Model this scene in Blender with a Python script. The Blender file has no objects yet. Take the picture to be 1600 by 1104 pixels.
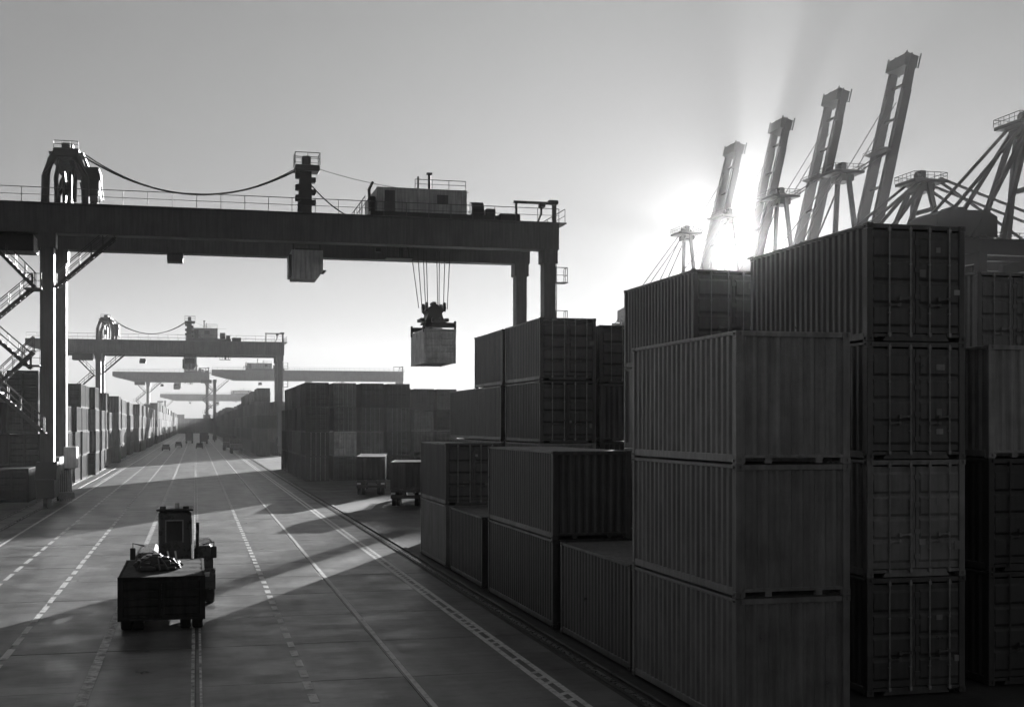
import bpy, bmesh, math, random
import numpy as np
from mathutils import Vector
R = math.radians
sc = bpy.context.scene
col = sc.collection
rnd = random.Random(7)

# ------------------------------------------------------------------ camera
F_PX, YAW, CAM_H = 1988.0, 13.96, 5.97
cd = bpy.data.cameras.new('camera'); cam = bpy.data.objects.new('camera', cd); col.objects.link(cam)
cam.location = (0, 0, CAM_H); cam.rotation_euler = (R(90), 0, R(-YAW))
cd.sensor_width = 36; cd.lens = F_PX/1600*36; cd.shift_y = 111/1600
cd.clip_start = 0.2; cd.clip_end = 9000
sc.camera = cam

# ------------------------------------------------------------------ sky, sun, exposure
SKY_POWER = 0.43
SUN_AZ, SUN_EL = 24.15, 8.0          # degrees right of the street direction, above the horizon
w = bpy.data.worlds.new('World'); sc.world = w; w.use_nodes = True
nt = w.node_tree; nt.nodes.clear()
wo = nt.nodes.new('ShaderNodeOutputWorld'); bg = nt.nodes.new('ShaderNodeBackground')
bw = nt.nodes.new('ShaderNodeRGBToBW'); sky = nt.nodes.new('ShaderNodeTexSky')
sky.sky_type = 'NISHITA'; sky.sun_disc = True; sky.sun_size = R(0.8); sky.sun_intensity = 1.0   # the disc itself is in view; it adds next to no light
sky.sun_elevation = R(SUN_EL); sky.sun_rotation = R(SUN_AZ)
sky.air_density = 1.0; sky.dust_density = 2.5; sky.ozone_density = 1.0; sky.altitude = 0
nt.links.new(sky.outputs[0], bw.inputs[0]); pw = nt.nodes.new('ShaderNodeMath'); pw.operation = 'POWER'; pw.inputs[1].default_value = SKY_POWER   # flat contrast of a hazy morning
nt.links.new(bw.outputs[0], pw.inputs[0]); nt.links.new(pw.outputs[0], bg.inputs[0])
nt.links.new(bg.outputs[0], wo.inputs[0]); bg.inputs[1].default_value = 0.026
sd = bpy.data.lights.new('sun', 'SUN'); sun = bpy.data.objects.new('sun', sd); col.objects.link(sun)
sd.energy = 5.0; sd.angle = R(0.5); sd.color = (1, 1, 1)
sv = Vector((math.sin(R(SUN_AZ))*math.cos(R(SUN_EL)), math.cos(R(SUN_AZ))*math.cos(R(SUN_EL)), math.sin(R(SUN_EL))))
sun.rotation_euler = sv.to_track_quat('Z', 'Y').to_euler(); sun.location = (60, 60, 60)
sc.view_settings.view_transform = 'Standard'; sc.view_settings.look = 'None'
sc.view_settings.exposure = 1.96; sc.view_settings.gamma = 1.0
HAZE = ((0.00014, 0.3), (0.0000036, 0.972))

# ------------------------------------------------------------------ materials (the picture is black and white: all greys)
MATS = {}
def mat(name, grey=0.2, rough=0.6, metal=0.0, noise=0.0, nscale=3.0, bump=0.0, bscale=40.0, objcol=False, streak=0.0, objrand=0.0, spec=0.5):
    m = bpy.data.materials.new(name); m.use_nodes = True; MATS[name] = m
    n = m.node_tree.nodes; l = m.node_tree.links; b = n['Principled BSDF']
    b.inputs['Roughness'].default_value = rough; b.inputs['Metallic'].default_value = metal
    b.inputs['Specular IOR Level'].default_value = spec
    tc = n.new('ShaderNodeTexCoord'); geo = n.new('ShaderNodeNewGeometry')
    oi = n.new('ShaderNodeObjectInfo')
    if objcol: base = oi.outputs['Color']
    else:
        rgb = n.new('ShaderNodeRGB'); rgb.outputs[0].default_value = (grey, grey, grey, 1); base = rgb.outputs[0]
    def mul(a, fac, lo, hi):
        mr = n.new('ShaderNodeMapRange'); mr.inputs[3].default_value = lo; mr.inputs[4].default_value = hi
        l.new(fac, mr.inputs[0])
        mx = n.new('ShaderNodeVectorMath'); mx.operation = 'SCALE'
        l.new(a, mx.inputs[0]); l.new(mr.outputs[0], mx.inputs['Scale']); return mx.outputs[0]
    if noise:
        t = n.new('ShaderNodeTexNoise'); t.inputs['Scale'].default_value = nscale; t.inputs['Detail'].default_value = 8
        t.inputs['Roughness'].default_value = 0.65
        l.new(geo.outputs['Position'], t.inputs['Vector'])
        cr = n.new('ShaderNodeMapRange'); cr.inputs[1].default_value = 0.3; cr.inputs[2].default_value = 0.7
        l.new(t.outputs[0], cr.inputs[0]); base = mul(base, cr.outputs[0], 1-noise, 1+noise)
        mr = n.new('ShaderNodeMapRange'); mr.inputs[3].default_value = max(.08, rough-.15); mr.inputs[4].default_value = min(1, rough+.15)
        l.new(cr.outputs[0], mr.inputs[0]); l.new(mr.outputs[0], b.inputs['Roughness'])
    if streak:   # rain streaks and grime running down the walls
        mp = n.new('ShaderNodeMapping'); mp.inputs['Scale'].default_value = (6, 6, 0.35)
        l.new(geo.outputs['Position'], mp.inputs[0])
        t = n.new('ShaderNodeTexNoise'); t.inputs['Scale'].default_value = 1.2; t.inputs['Detail'].default_value = 6
        l.new(mp.outputs[0], t.inputs['Vector'])
        cr = n.new('ShaderNodeMapRange'); cr.inputs[1].default_value = 0.35; cr.inputs[2].default_value = 0.68
        l.new(t.outputs[0], cr.inputs[0]); base = mul(base, cr.outputs[0], 1+streak*.5, 1-streak)
    if objrand: base = mul(base, oi.outputs['Random'], 1-objrand, 1+objrand)
    l.new(base, b.inputs['Base Color'])
    if bump:
        t = n.new('ShaderNodeTexNoise'); t.inputs['Scale'].default_value = bscale; t.inputs['Detail'].default_value = 6
        l.new(geo.outputs['Position'], t.inputs['Vector'])
        bp = n.new('ShaderNodeBump'); bp.inputs['Strength'].default_value = bump; bp.inputs['Distance'].default_value = 0.02
        l.new(t.outputs[0], bp.inputs['Height']); l.new(bp.outputs[0], b.inputs['Normal'])
    return m
mat('container_paint', objcol=True, rough=0.42, noise=0.3, nscale=1.3, streak=0.28, bump=0.22, bscale=3.2, spec=0.5)
mat('container_chalky', objcol=True, rough=0.9, noise=0.25, nscale=1.6, streak=0.35, spec=0.06)   # sun-bleached, chalked paint
mat('galvanised', 0.27, 0.5, 0.3, noise=0.25, nscale=9)
mat('crane_paint', 0.085, 0.55, noise=0.25, nscale=0.7, streak=0.25, bump=0.1, bscale=6)
mat('crane_light', 0.36, 0.55, noise=0.25, nscale=1.1, streak=0.35)
mat('quay_crane_paint', 0.10, 0.6, noise=0.15, nscale=0.3)
mat('dark_steel', 0.03, 0.5, noise=0.3, nscale=4)
mat('panel_white', 0.78, 0.5, noise=0.12, nscale=2, streak=0.15)
mat('rubber', 0.018, 0.75, noise=0.3, nscale=12)
mat('rim', 0.16, 0.45, 0.4, noise=0.3, nscale=10)
mat('vehicle_paint', 0.045, 0.3, noise=0.25, nscale=3)
mat('glass', 0.02, 0.08)
mat('rope', 0.035, 0.6)
mat('concrete', 0.115, 0.42, noise=0.4, nscale=0.55, bump=0.12, bscale=14, objrand=0.05, spec=0.5)
mat('ground_asphalt', 0.03, 0.62, noise=0.45, nscale=0.35, bump=0.5, bscale=10)
mat('joint_filler', 0.022, 0.7, noise=0.3, nscale=6)
mat('rail_steel', 0.2, 0.3, 0.8, noise=0.3, nscale=5)
mat('lamp_glass', 0.5, 0.2)
mat('stack_far', objcol=True, rough=0.95, noise=0.3, nscale=0.4, spec=0.04)

def road_paint(name, wear):
    m = mat(name, 0.62, 0.55, noise=0.2, nscale=4)
    n = m.node_tree.nodes; l = m.node_tree.links; b = n['Principled BSDF']
    geo = n.new('ShaderNodeNewGeometry'); t = n.new('ShaderNodeTexNoise')
    t.inputs['Scale'].default_value = 3.2; t.inputs['Detail'].default_value = 9; t.inputs['Roughness'].default_value = .75
    l.new(geo.outputs['Position'], t.inputs['Vector'])
    mr = n.new('ShaderNodeMapRange'); mr.inputs[1].default_value = wear-.08; mr.inputs[2].default_value = wear+.08
    l.new(t.outputs[0], mr.inputs[0])
    mx = n.new('ShaderNodeMix'); mx.data_type = 'RGBA'
    src = b.inputs['Base Color'].links[0].from_socket
    mx.inputs[6].default_value = (0.11, 0.11, 0.11, 1)
    l.new(mr.outputs[0], mx.inputs[0]); l.new(src, mx.inputs[7]); l.new(mx.outputs[2], b.inputs['Base Color'])
def wear(m):                                      # tyre-dark tracks along the lanes, broom marks and stains across
    n = m.node_tree.nodes; l = m.node_tree.links; b = n['Principled BSDF']; geo = n.new('ShaderNodeNewGeometry')
    base = b.inputs['Base Color'].links[0].from_socket
    for scl, lo, hi, a, c in (((1.3,.035,1), .42, .72, 1.08, .62), ((.22,2.6,1), .35, .7, 1.1, .78), ((.35,.3,1), .56, .66, 1.0, .55), ((2.2,5,1), .5, .72, 1.05, .7), ((.5,.12,1), .40, .62, .82, 1.25)):
        mp = n.new('ShaderNodeMapping'); mp.inputs['Scale'].default_value = scl; l.new(geo.outputs['Position'], mp.inputs[0])
        t = n.new('ShaderNodeTexNoise'); t.inputs['Scale'].default_value = 1; t.inputs['Detail'].default_value = 7; l.new(mp.outputs[0], t.inputs['Vector'])
        mr = n.new('ShaderNodeMapRange'); mr.inputs[1].default_value = lo; mr.inputs[2].default_value = hi; mr.inputs[3].default_value = a; mr.inputs[4].default_value = c
        l.new(t.outputs[0], mr.inputs[0]); v = n.new('ShaderNodeVectorMath'); v.operation = 'SCALE'; l.new(base, v.inputs[0]); l.new(mr.outputs[0], v.inputs['Scale']); base = v.outputs[0]
    l.new(base, b.inputs['Base Color'])
wear(MATS['concrete']); wear(MATS['ground_asphalt'])
road_paint('road_paint', 0.41); road_paint('road_paint_worn', 0.49)

# ------------------------------------------------------------------ mesh helpers
class MB:
    def __init__(s): s.v = []; s.f = []
    def add(s, vs, fs):
        o = len(s.v); s.v += [tuple(p) for p in vs]; s.f += [tuple(i+o for i in f) for f in fs]; return s
    def box(s, x0, x1, y0, y1, z0, z1):
        return s.add([(x0,y0,z0),(x1,y0,z0),(x1,y1,z0),(x0,y1,z0),(x0,y0,z1),(x1,y0,z1),(x1,y1,z1),(x0,y1,z1)],
                     [(0,3,2,1),(4,5,6,7),(0,1,5,4),(1,2,6,5),(2,3,7,6),(3,0,4,7)])
    def cbox(s, x0, x1, y0, y1, z0, z1, c=0.03):      # box with chamfered edges
        lo = (x0,y0,z0); hi = (x1,y1,z1); vs = []; idx = {}
        for sx in (0,1):
            for sy in (0,1):
                for sz in (0,1):
                    S = (sx,sy,sz)
                    for a in range(3):
                        p = []
                        for k in range(3):
                            e = hi[k] if S[k] else lo[k]
                            if k != a: e += -c if S[k] else c
                            p.append(e)
                        idx[S,a] = len(vs); vs.append(p)
        fs = []
        for a in range(3):
            b, d = (a+1)%3, (a+2)%3
            for sg in (0,1):
                q = []
                for (u,t) in ((0,0),(1,0),(1,1),(0,1)):
                    S = [0,0,0]; S[a] = sg; S[b] = u; S[d] = t; q.append(idx[tuple(S),a])
                fs.append(tuple(q if sg else q[::-1]))
        for a in range(3):
            b, d = (a+1)%3, (a+2)%3
            for u in (0,1):
                for t in (0,1):
                    S0 = [0,0,0]; S0[b] = u; S0[d] = t; S1 = list(S0); S1[a] = 1
                    S0 = tuple(S0); S1 = tuple(S1)
                    fs.append((idx[S0,b], idx[S1,b], idx[S1,d], idx[S0,d]))
        for sx in (0,1):
            for sy in (0,1):
                for sz in (0,1): fs.append(tuple(idx[(sx,sy,sz),a] for a in range(3)))
        return s.add(vs, fs)
    def beam(s, a, b, wd, ht, up=(0,0,1), w2=None, h2=None):   # box-section bar from a to b
        a = Vector(a); b = Vector(b); d = (b-a).normalized(); up = Vector(up)
        if abs(d.dot(up)) > .99: up = Vector((0,1,0))
        sx = d.cross(up).normalized(); sz = sx.cross(d)
        w2 = wd if w2 is None else w2; h2 = ht if h2 is None else h2
        vs = []
        for p, W, H in ((a,wd,ht),(b,w2,h2)):
            for u, t in ((-1,-1),(1,-1),(1,1),(-1,1)): vs.append(p + sx*(u*W/2) + sz*(t*H/2))
        return s.add(vs, [(0,1,2,3),(7,6,5,4),(0,4,5,1),(1,5,6,2),(2,6,7,3),(3,7,4,0)])
    def tube(s, path, r, n=6, r2=None):
        P = [Vector(p) for p in path]; vs = []; fs = []
        for i, p in enumerate(P):
            d = (P[min(i+1,len(P)-1)] - P[max(i-1,0)]).normalized()
            up = Vector((0,0,1)) if abs(d.z) < .95 else Vector((0,1,0))
            sx = d.cross(up).normalized(); sz = sx.cross(d)
            rr = r if r2 is None else r + (r2-r)*i/max(1,len(P)-1)
            for k in range(n):
                t = 2*math.pi*k/n; vs.append(p + sx*(rr*math.cos(t)) + sz*(rr*math.sin(t)))
        for i in range(len(P)-1):
            for k in range(n):
                k2 = (k+1)%n; fs.append((i*n+k, i*n+k2, (i+1)*n+k2, (i+1)*n+k))
        fs.append(tuple(range(n))[::-1]); fs.append(tuple((len(P)-1)*n+k for k in range(n)))
        return s.add(vs, fs)
    def lathe_x(s, prof, cx, cy, cz, n=20):          # profile (x, r) turned round an axis along X
        vs = []; fs = []
        for (x, r) in prof:
            for k in range(n):
                t = 2*math.pi*k/n; vs.append((cx+x, cy+r*math.cos(t), cz+r*math.sin(t)))
        m = len(prof)
        for i in range(m-1):
            for k in range(n):
                k2 = (k+1)%n; fs.append((i*n+k, i*n+k2, (i+1)*n+k2, (i+1)*n+k))
        fs.append(tuple(range(n))[::-1]); fs.append(tuple((m-1)*n+k for k in range(n)))
        return s.add(vs, fs)
    def prism(s, prof, axis, a, b):                  # 2-D outline pulled along an axis
        n = len(prof); vs = []
        for t in (a, b):
            for (u, q) in prof:
                vs.append((t,u,q) if axis == 'x' else ((u,t,q) if axis == 'y' else (u,q,t)))
        fs = [tuple(range(n))[::-1], tuple(range(n, 2*n))]
        for i in range(n): j = (i+1)%n; fs.append((i, j, n+j, n+i))
        return s.add(vs, fs)
    def rail(s, a, b, h=1.1, n=None, r=0.025, mids=1):  # handrail with posts
        a = Vector(a); b = Vector(b); L = (b-a).length; n = n or max(1, round(L/1.6)); U = Vector((0,0,h))
        s.beam(a+U, b+U, 2*r, 2*r)
        for k in range(1, mids+1): s.beam(a+U*(k/(mids+1)), b+U*(k/(mids+1)), 1.4*r, 1.4*r)
        for i in range(n+1):
            p = a+(b-a)*(i/n); s.beam(p, p+U, 1.6*r, 1.6*r)
        return s
    def mesh(s, name):
        me = bpy.data.meshes.new(name); me.from_pydata(s.v, [], s.f)
        bm = bmesh.new(); bm.from_mesh(me); bmesh.ops.recalc_face_normals(bm, faces=bm.faces); bm.to_mesh(me); bm.free()
        return me
def obj(name, me, m, parent=None, loc=(0,0,0), rz=0.0, c=None):
    if isinstance(me, MB): me = me.mesh(name)
    if not me.materials: me.materials.append(MATS[m])
    o = bpy.data.objects.new(name, me)
    if me.materials[0] != MATS[m]:
        o.material_slots[0].link = 'OBJECT'; o.material_slots[0].material = MATS[m]
    col.objects.link(o)
    o.location = loc; o.rotation_euler = (0,0,rz); o.parent = parent
    if c is not None: o.color = (c,c,c,1)
    return o
def tag(o, label, cat, group=None):
    o['label'] = label; o['category'] = cat
    if group: o['group'] = group
    return o
def thing(name, label, cat, loc=(0,0,0), rz=0.0, group=None):
    o = bpy.data.objects.new(name, None); col.objects.link(o); o.empty_display_size = .3
    o.location = loc; o.rotation_euler = (0,0,rz); return tag(o, label, cat, group)
def struct(o): o['kind'] = 'structure'; return o
def stuff(o): o['kind'] = 'stuff'; return o

# ------------------------------------------------------------------ ground and road
g = MB(); g.add([(-1500,-1400,-.034),(1500,-1400,-.034),(1500,1600,-.034),(-1500,1600,-.034)], [(0,1,2,3)])
struct(obj('ground', g, 'ground_asphalt'))
XS = [-14.4, -9.6, -4.8, 0.0, 4.8, 9.1]; SL = 5.2; Y0 = 14.3; NROW = 24
g = MB(); g.add([(XS[0],-60,-.03),(XS[-1],-60,-.03),(XS[-1],1200,-.03),(XS[0],1200,-.03)], [(0,1,2,3)])
road = struct(obj('road', g, 'joint_filler'))
slab_mesh = {}
def slab(i, j):
    wd = XS[i+1]-XS[i]-.016
    if i not in slab_mesh:
        slab_mesh[i] = MB().cbox(0, wd, 0, SL-.032, -.03, 0.0, .004).mesh('slab')
    o = obj('slab', slab_mesh[i], 'concrete', road, (XS[i]+.008, Y0+j*SL, rnd.uniform(-.003,.003)))
    o.rotation_euler = (rnd.uniform(-.0005,.0005), rnd.uniform(-.0006,.0006), 0)
for j in range(NROW):
    for i in range(len(XS)-1): slab(i, j)
g = MB()                                          # slabs too far or out of frame to pick apart
for j in list(range(-14, 0)) + list(range(NROW, 225)):
    for i in range(len(XS)-1):
        g.cbox(XS[i]+.0175, XS[i+1]-.0175, Y0+j*SL, Y0+(j+1)*SL-.06, -.03, rnd.uniform(-.003,.002), .008)
o = stuff(obj('slab_field', g, 'concrete', road))

# lane lines: each a marking of its own, its dashes single pieces as far as they can be told apart
ZL = 0.008
def sheet(mb, x0, x1, y0, y1, z=ZL): mb.add([(x0,y0,z),(x1,y0,z),(x1,y1,z),(x0,y1,z)], [(0,1,2,3)])
def solid_line(x, wd, y0, y1, m='road_paint'):
    mb = MB(); y = y0
    while y < y1:
        Ls = rnd.uniform(6, 16); sheet(mb, x-wd/2+rnd.uniform(-.012,.012), x+wd/2+rnd.uniform(-.012,.012), y, min(y+Ls, y1)); y += Ls+.04
    return struct(obj('lane_line', mb, m))
def dashed_line(x, wd, dash, period, y0, ynear, y1, m='road_paint'):
    mb = MB(); y = ynear
    while y < y1: sheet(mb, x-wd/2, x+wd/2, y, y+dash); y += period
    root = struct(obj('lane_line', mb, m))
    me = MB(); sheet(me, -wd/2, wd/2, 0, dash, 0); me = me.mesh('dash')
    y = y0; k = 0
    while y < ynear-.01:
        d = obj('dash', me, m, root, (x+rnd.uniform(-.01,.01), y+rnd.uniform(-.05,.05), ZL)); d.scale = (rnd.uniform(.92,1.08), rnd.uniform(.85,1.1), 1)
        y += period; k += 1
    return root
solid_line(-9.35, .16, 30, 700)
dashed_line(-7.1, .17, 2.1, 3.0, 40, 112, 640)
dashed_line(-4.75, .18, 1.5, 2.1, 24, 112, 640)
solid_line(-2.39, .24, 20, 700, 'road_paint_worn')
solid_line(-.07, .08, 20, 700, 'road_paint_worn'); solid_line(.12, .06, 20, 700, 'road_paint_worn')
dashed_line(2.5, .19, .85, 1.4, 22, 106, 640)
solid_line(4.92, .13, 20, 700)
def ladder_line(x, wd, y0, y1):                    # double line with worn fill between
    mb = MB(); sheet(mb, x-wd/2, x-wd/2+.15, y0, y1); sheet(mb, x+wd/2-.15, x+wd/2, y0, y1)
    root = struct(obj('lane_line', mb, 'road_paint')); y = y0
    me = MB(); me.add([(-wd/2+.15,0,0),(wd/2-.15,.12,0),(wd/2-.15,.34,0),(-wd/2+.15,.22,0)], [(0,1,2,3)]); me = me.mesh('crossbar')
    while y < 92:
        if rnd.random() < .75: obj('crossbar', me, 'road_paint', root, (x, y, ZL))
        y += .62
ladder_line(7.93, .46, 22, 420)
def rail_track(x, label):
    t = thing('crane_rail', label, 'rail', (x, 0, 0), group='crane rails set in the ground')
    m = MB(); m.box(-.05, .05, 18, 900, -.02, .022); obj('rail_head', m, 'rail_steel', t)
    m = MB(); m.box(-.16, -.06, 18, 900, -.03, .004); obj('groove', m, 'dark_steel', t)
    m = MB(); m.box(.06, .15, 18, 900, -.03, .006); obj('groove', m, 'dark_steel', t)
rail_track(9.42, 'steel crane rail between the ladder-striped lane line and the right-hand containers')
rail_track(-10.7, 'steel crane rail nearer the lane, under the big gantry leg')
rail_track(-11.9, 'steel crane rail farther from the lane, at the foot of the left container wall')
# low kerb below the right-hand rows
g = MB()
for k in range(24): g.cbox(9.66, 9.9, 14+k*5, 14+k*5+4.98, -.03, .05, .02)
struct(obj('kerb', g, 'ground_asphalt'))

# ------------------------------------------------------------------ containers
W, H = 2.438, 2.591
cache = {}
def corr(n, L0, L1, depth, flat=.30, slope=.20):      # trapezoid wave as (t, offset)
    pts = []; p = (L1-L0)/n
    for k in range(n):
        a = L0+k*p; pts += [(a, 0), (a+flat*p, 0), (a+(flat+slope)*p, depth), (a+(2*flat+slope)*p, depth)]
    pts.append((L1, 0)); return pts
def wall_mesh(kind, L, n):
    key = (kind, L, n)
    if key in cache: return cache[key]
    mb = MB()
    if kind in ('left', 'right'):
        x = .025 if kind == 'left' else W-.025; sg = 1 if kind == 'left' else -1
        P = corr(n, .14, L-.14, .045*sg)
        vs = []; 
        for (t, d) in P: vs += [(x+d, t, .17), (x+d, t, H-.07)]
        mb.add(vs, [(2*i, 2*i+1, 2*i+3, 2*i+2) for i in range(len(P)-1)])
    elif kind in ('near', 'far'):
        y = .03 if kind == 'near' else L-.03; sg = 1 if kind == 'near' else -1
        P = corr(n, .12, W-.12, .045*sg)
        vs = []
        for (t, d) in P: vs += [(t, y+d, .17), (t, y+d, H-.09)]
        mb.add(vs, [(2*i, 2*i+1, 2*i+3, 2*i+2) for i in range(len(P)-1)])
    elif kind == 'roof':
        P = corr(n, .1, L-.1, -.02)
        vs = []
        for (t, d) in P: vs += [(.05, t, H-.012+d), (W-.05, t, H-.012+d)]
        mb.add(vs, [(2*i, 2*i+1, 2*i+3, 2*i+2) for i in range(len(P)-1)])
    cache[key] = mb.mesh(kind); return cache[key]
def cm(key, fn):
    if key not in cache: cache[key] = fn().mesh(key[0])
    return cache[key]
def casting():
    mb = MB(); a, b, c = .162, .178, .118
    # block with oval holes pressed into its side and end faces
    def face(o, u, v, nrm, hu, hv):
        o, u, v, nrm = map(Vector, (o, u, v, nrm)); q = [o, o+u, o+u+v, o+v]; cc = o+(u+v)*.5
        i = [cc+(p-cc)*.0+Vector(((u.normalized()*hu*s)+(v.normalized()*hv*t))) for p, s, t in zip(q, (-1,1,1,-1), (-1,-1,1,1))]
        j = [p-nrm*.03 for p in i]
        mb.add(q+i+j, [(0,1,5,4),(1,2,6,5),(2,3,7,6),(3,0,4,7),(4,5,9,8),(5,6,10,9),(6,7,11,10),(7,4,8,11),(8,9,10,11)])
    face((0,0,0),(0,b,0),(0,0,c),(-1,0,0),.05,.025); face((a,0,0),(0,b,0),(0,0,c),(1,0,0),.05,.025)
    face((0,0,0),(a,0,0),(0,0,c),(0,-1,0),.03,.032); face((0,b,0),(a,0,0),(0,0,c),(0,1,0),.03,.032)
    mb.add([(0,0,0),(a,0,0),(a,b,0),(0,b,0),(0,0,c),(a,0,c),(a,b,c),(0,b,c)], [(0,1,2,3),(4,5,6,7)])
    return mb
def door_leaf():
    mb = MB(); dw = W/2-.09; mb.box(0, dw, 0, .03, 0, H-.34)
    zz = [0, .1, .62, 1.12, 1.62, H-.44, H-.34]
    for a, b in zip(zz[1:-2], zz[2:-1]):                 # raised panels between horizontal grooves
        mb.add([(.07,0,a+.03),(dw-.07,0,a+.03),(dw-.07,0,b-.02),(.07,0,b-.02),(.10,-.035,a+.09),(dw-.10,-.035,a+.09),(dw-.10,-.035,b-.08),(.10,-.035,b-.08)],
               [(4,5,6,7),(0,1,5,4),(1,2,6,5),(2,3,7,6),(3,0,4,7)])
    for z in (.2, .75, 1.35, 1.95): mb.box(-.05, .09, -.028, -.002, z, z+.11)
    return mb
def lock_bar():
    mb = MB(); mb.tube([(0,-.075,-.1),(0,-.075,H-.24)], .019, 6)
    for z in (-.08, H-.36): mb.box(-.03, .03, -.10, -.03, z, z+.08)
    for z in (.42, 1.5): mb.box(-.024, .024, -.09, -.03, z, z+.03)
    return mb
def handle():
    mb = MB(); mb.beam((0,-.10,.0),(.26,-.10,.02), .018, .03); mb.box(.22, .27, -.11, -.03, -.02, .05); mb.box(-.025,.025,-.115,-.07,-.035,.05); return mb
def sill_plain():
    mb = MB(); mb.box(.16, W-.16, .012, .10, .115, .175)
    for a, b in ((.16,.2),(.62,.76),(1.70,1.84),(2.24,W-.16)): mb.box(a, b, .02, .10, .012, .115)
    return mb
def sill_door():
    mb = MB(); mb.box(.16, W-.16, .012, .10, .10, .165)
    prof = [(.40,.012),(W-.40,.012),(W-.46,.10),(.46,.10)]
    mb.prism(prof, 'y', .012, .10); return mb
def container(X, Y, tier, L, end, c, label, lod=0, group='freight containers', Z=None, rz=0.0, cat='container', name='freight_container', h=None):
    z = tier*(H+.012) if Z is None else Z
    t = thing(name, label, cat, (X, Y, z), rz, group)
    if h: t.scale = (1, 1, h/H)
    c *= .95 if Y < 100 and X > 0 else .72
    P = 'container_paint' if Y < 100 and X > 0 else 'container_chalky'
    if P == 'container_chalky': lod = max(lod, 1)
    ns = max(6, round((L-.28)/.272)); nr = max(6, round(L/.34))
    if lod:
        ns = max(5, ns//(2 if lod == 1 else 3)); nr = max(4, nr//3)
    def put(nm, me, m=P, loc=(0,0,0), par=t, cc=None): return obj(nm, me, m, par, loc, 0, c if cc is None else cc)
    if lod == 2:
        def body():
            mb = MB()
            for k in ('left', 'right', 'near', 'far'):
                me = wall_mesh(k, L, ns if k in ('left','right') else 5)
                mb.add([v.co[:] for v in me.vertices], [tuple(p.vertices) for p in me.polygons])
            mb.box(0, W, 0, L, H-.09, H); mb.box(0, W, 0, L, 0, .17)
            for x in (0, W-.14):
                for y in (0, L-.14): mb.box(x, x+.14, y, y+.14, .17, H-.09)
            if end == 'doors':
                for x in (.4, .85, W-.85, W-.4): mb.box(x-.025, x+.025, -.03, .03, .15, H-.1)
            return mb
        me = cm(('freight_container', L, end), body)
        bpy.data.objects.remove(t)
        o = obj(name, me, P, None, (X, Y, z), 0, c); return tag(o, label, cat, group)
    put('side_panel', wall_mesh('left', L, ns)); put('side_panel', wall_mesh('right', L, ns))
    put('roof', wall_mesh('roof', L, nr), cc=min(.4, c*2.6))  # roof colour lightened: the sky light it catches painted in, plus dust
    put('floor', cm(('floor', L), lambda: MB().box(.06, W-.06, .1, L-.1, .11, .17).box(.1, W-.1, .55, L-.55, .03, .11)))
    if lod == 1:
        def fr():
            mb = MB()
            for x in (0, W-.14):
                for y in (0, L-.14): mb.box(x, x+.14, y, y+.14, 0, H)
            for x in (.012, W-.09):
                mb.box(x, x+.078, .14, L-.14, H-.075, H-.004); mb.box(x, x+.078, .14, L-.14, .02, .175)
            for y in (.012, L-.09):
                mb.box(.14, W-.14, y, y+.078, H-.10, H-.004); mb.box(.14, W-.14, y, y+.078, .02, .17)
            return mb
        put('frame', cm(('frame', L), fr))
    else:
        pm = cm(('corner_post',), lambda: MB().cbox(0, .15, 0, .15, .115, H-.115, .012))
        km = cm(('corner_casting',), casting)
        for x in (.004, W-.154):
            for y in (.004, L-.154): put('corner_post', pm, loc=(x, y, 0))
        for x in (-.003, W-.159):
            for y in (-.003, L-.175):
                for zz in (0, H-.118): put('corner_casting', km, loc=(x, y, zz))
        tr = cm(('top_rail', L), lambda: MB().cbox(0, .07, .18, L-.18, H-.078, H-.006, .008))
        br = cm(('bottom_rail', L), lambda: MB().cbox(0, .06, .18, L-.18, .03, .185, .008))
        for x in (.010, W-.08): put('top_rail', tr, loc=(x, 0, 0))
        for x in (.014, W-.074): put('bottom_rail', br, loc=(x, 0, 0))
        hd = cm(('header',), lambda: MB().cbox(.16, W-.16, 0, .09, H-.115, H-.006, .008))
        put('header', hd, loc=(0, .010, 0)); put('header', hd, loc=(0, L-.10, 0))
        put('sill', cm(('sill',end == 'doors'), sill_door if end == 'doors' else sill_plain))
        put('sill', cm(('sill',False), sill_plain), loc=(0, L-.112, 0))
    put('end_panel', wall_mesh('far', L, 9 if not lod else 5))
    if end == 'doors':
        dm = cm(('door',), door_leaf); bm_ = cm(('locking_bar',), lock_bar); hm = cm(('handle',), handle)
        dw = W/2-.09
        for k in (0, 1):
            d = put('door', dm, loc=(.08 if k == 0 else W/2+.01, .045, .19))
            if lod == 0 or (lod == 1 and 130 < Y < 141):
                for fx in ((.40, .86) if k == 0 else (.26, .70)):
                    obj('locking_bar', bm_ if c > .045 else cm(('locking_bar','dark'), lock_bar), 'galvanised' if c > .045 else 'dark_steel', d, (fx*dw/1.0, 0, 0))
                    put('handle', hm, par=d, loc=((fx*dw-.27) if fx > .5 else fx*dw, 0, .60+.14*(fx > .5)), cc=min(.3, c*1.6))
        if lod == 0 and h is None:          # data plate and stickers on the right leaf
            pl = random.Random(int(X*31+Y*17+z*7))
            for q in range(pl.randint(1, 3)):
                a, b = pl.uniform(.12, .3), pl.uniform(.1, .22); sx = pl.choice([.05, .42, .82])
                put('placard', MB().box(0, a*.7, -.05, -.036, 0, b), par=d, loc=(sx*dw, 0, pl.uniform(.25, 1.9)), cc=pl.uniform(.1, .28))
    else:
        put('end_panel', wall_mesh('near', L, 9 if not lod else 5))
    return t

BOX = []      # every container as (x, y, z0, L, h) for the look at what is in view
CON = []
def con(X, Y, tier, L, end, c, label, lod=0, group='freight containers', keep=True):
    CON.append(dict(a=(X, Y, tier, L, end, c, label, lod, group), keep=keep))
T20, T40, T30 = 6.058, 12.19, 8.5
GN = 'containers stacked right of the lanes'
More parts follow.
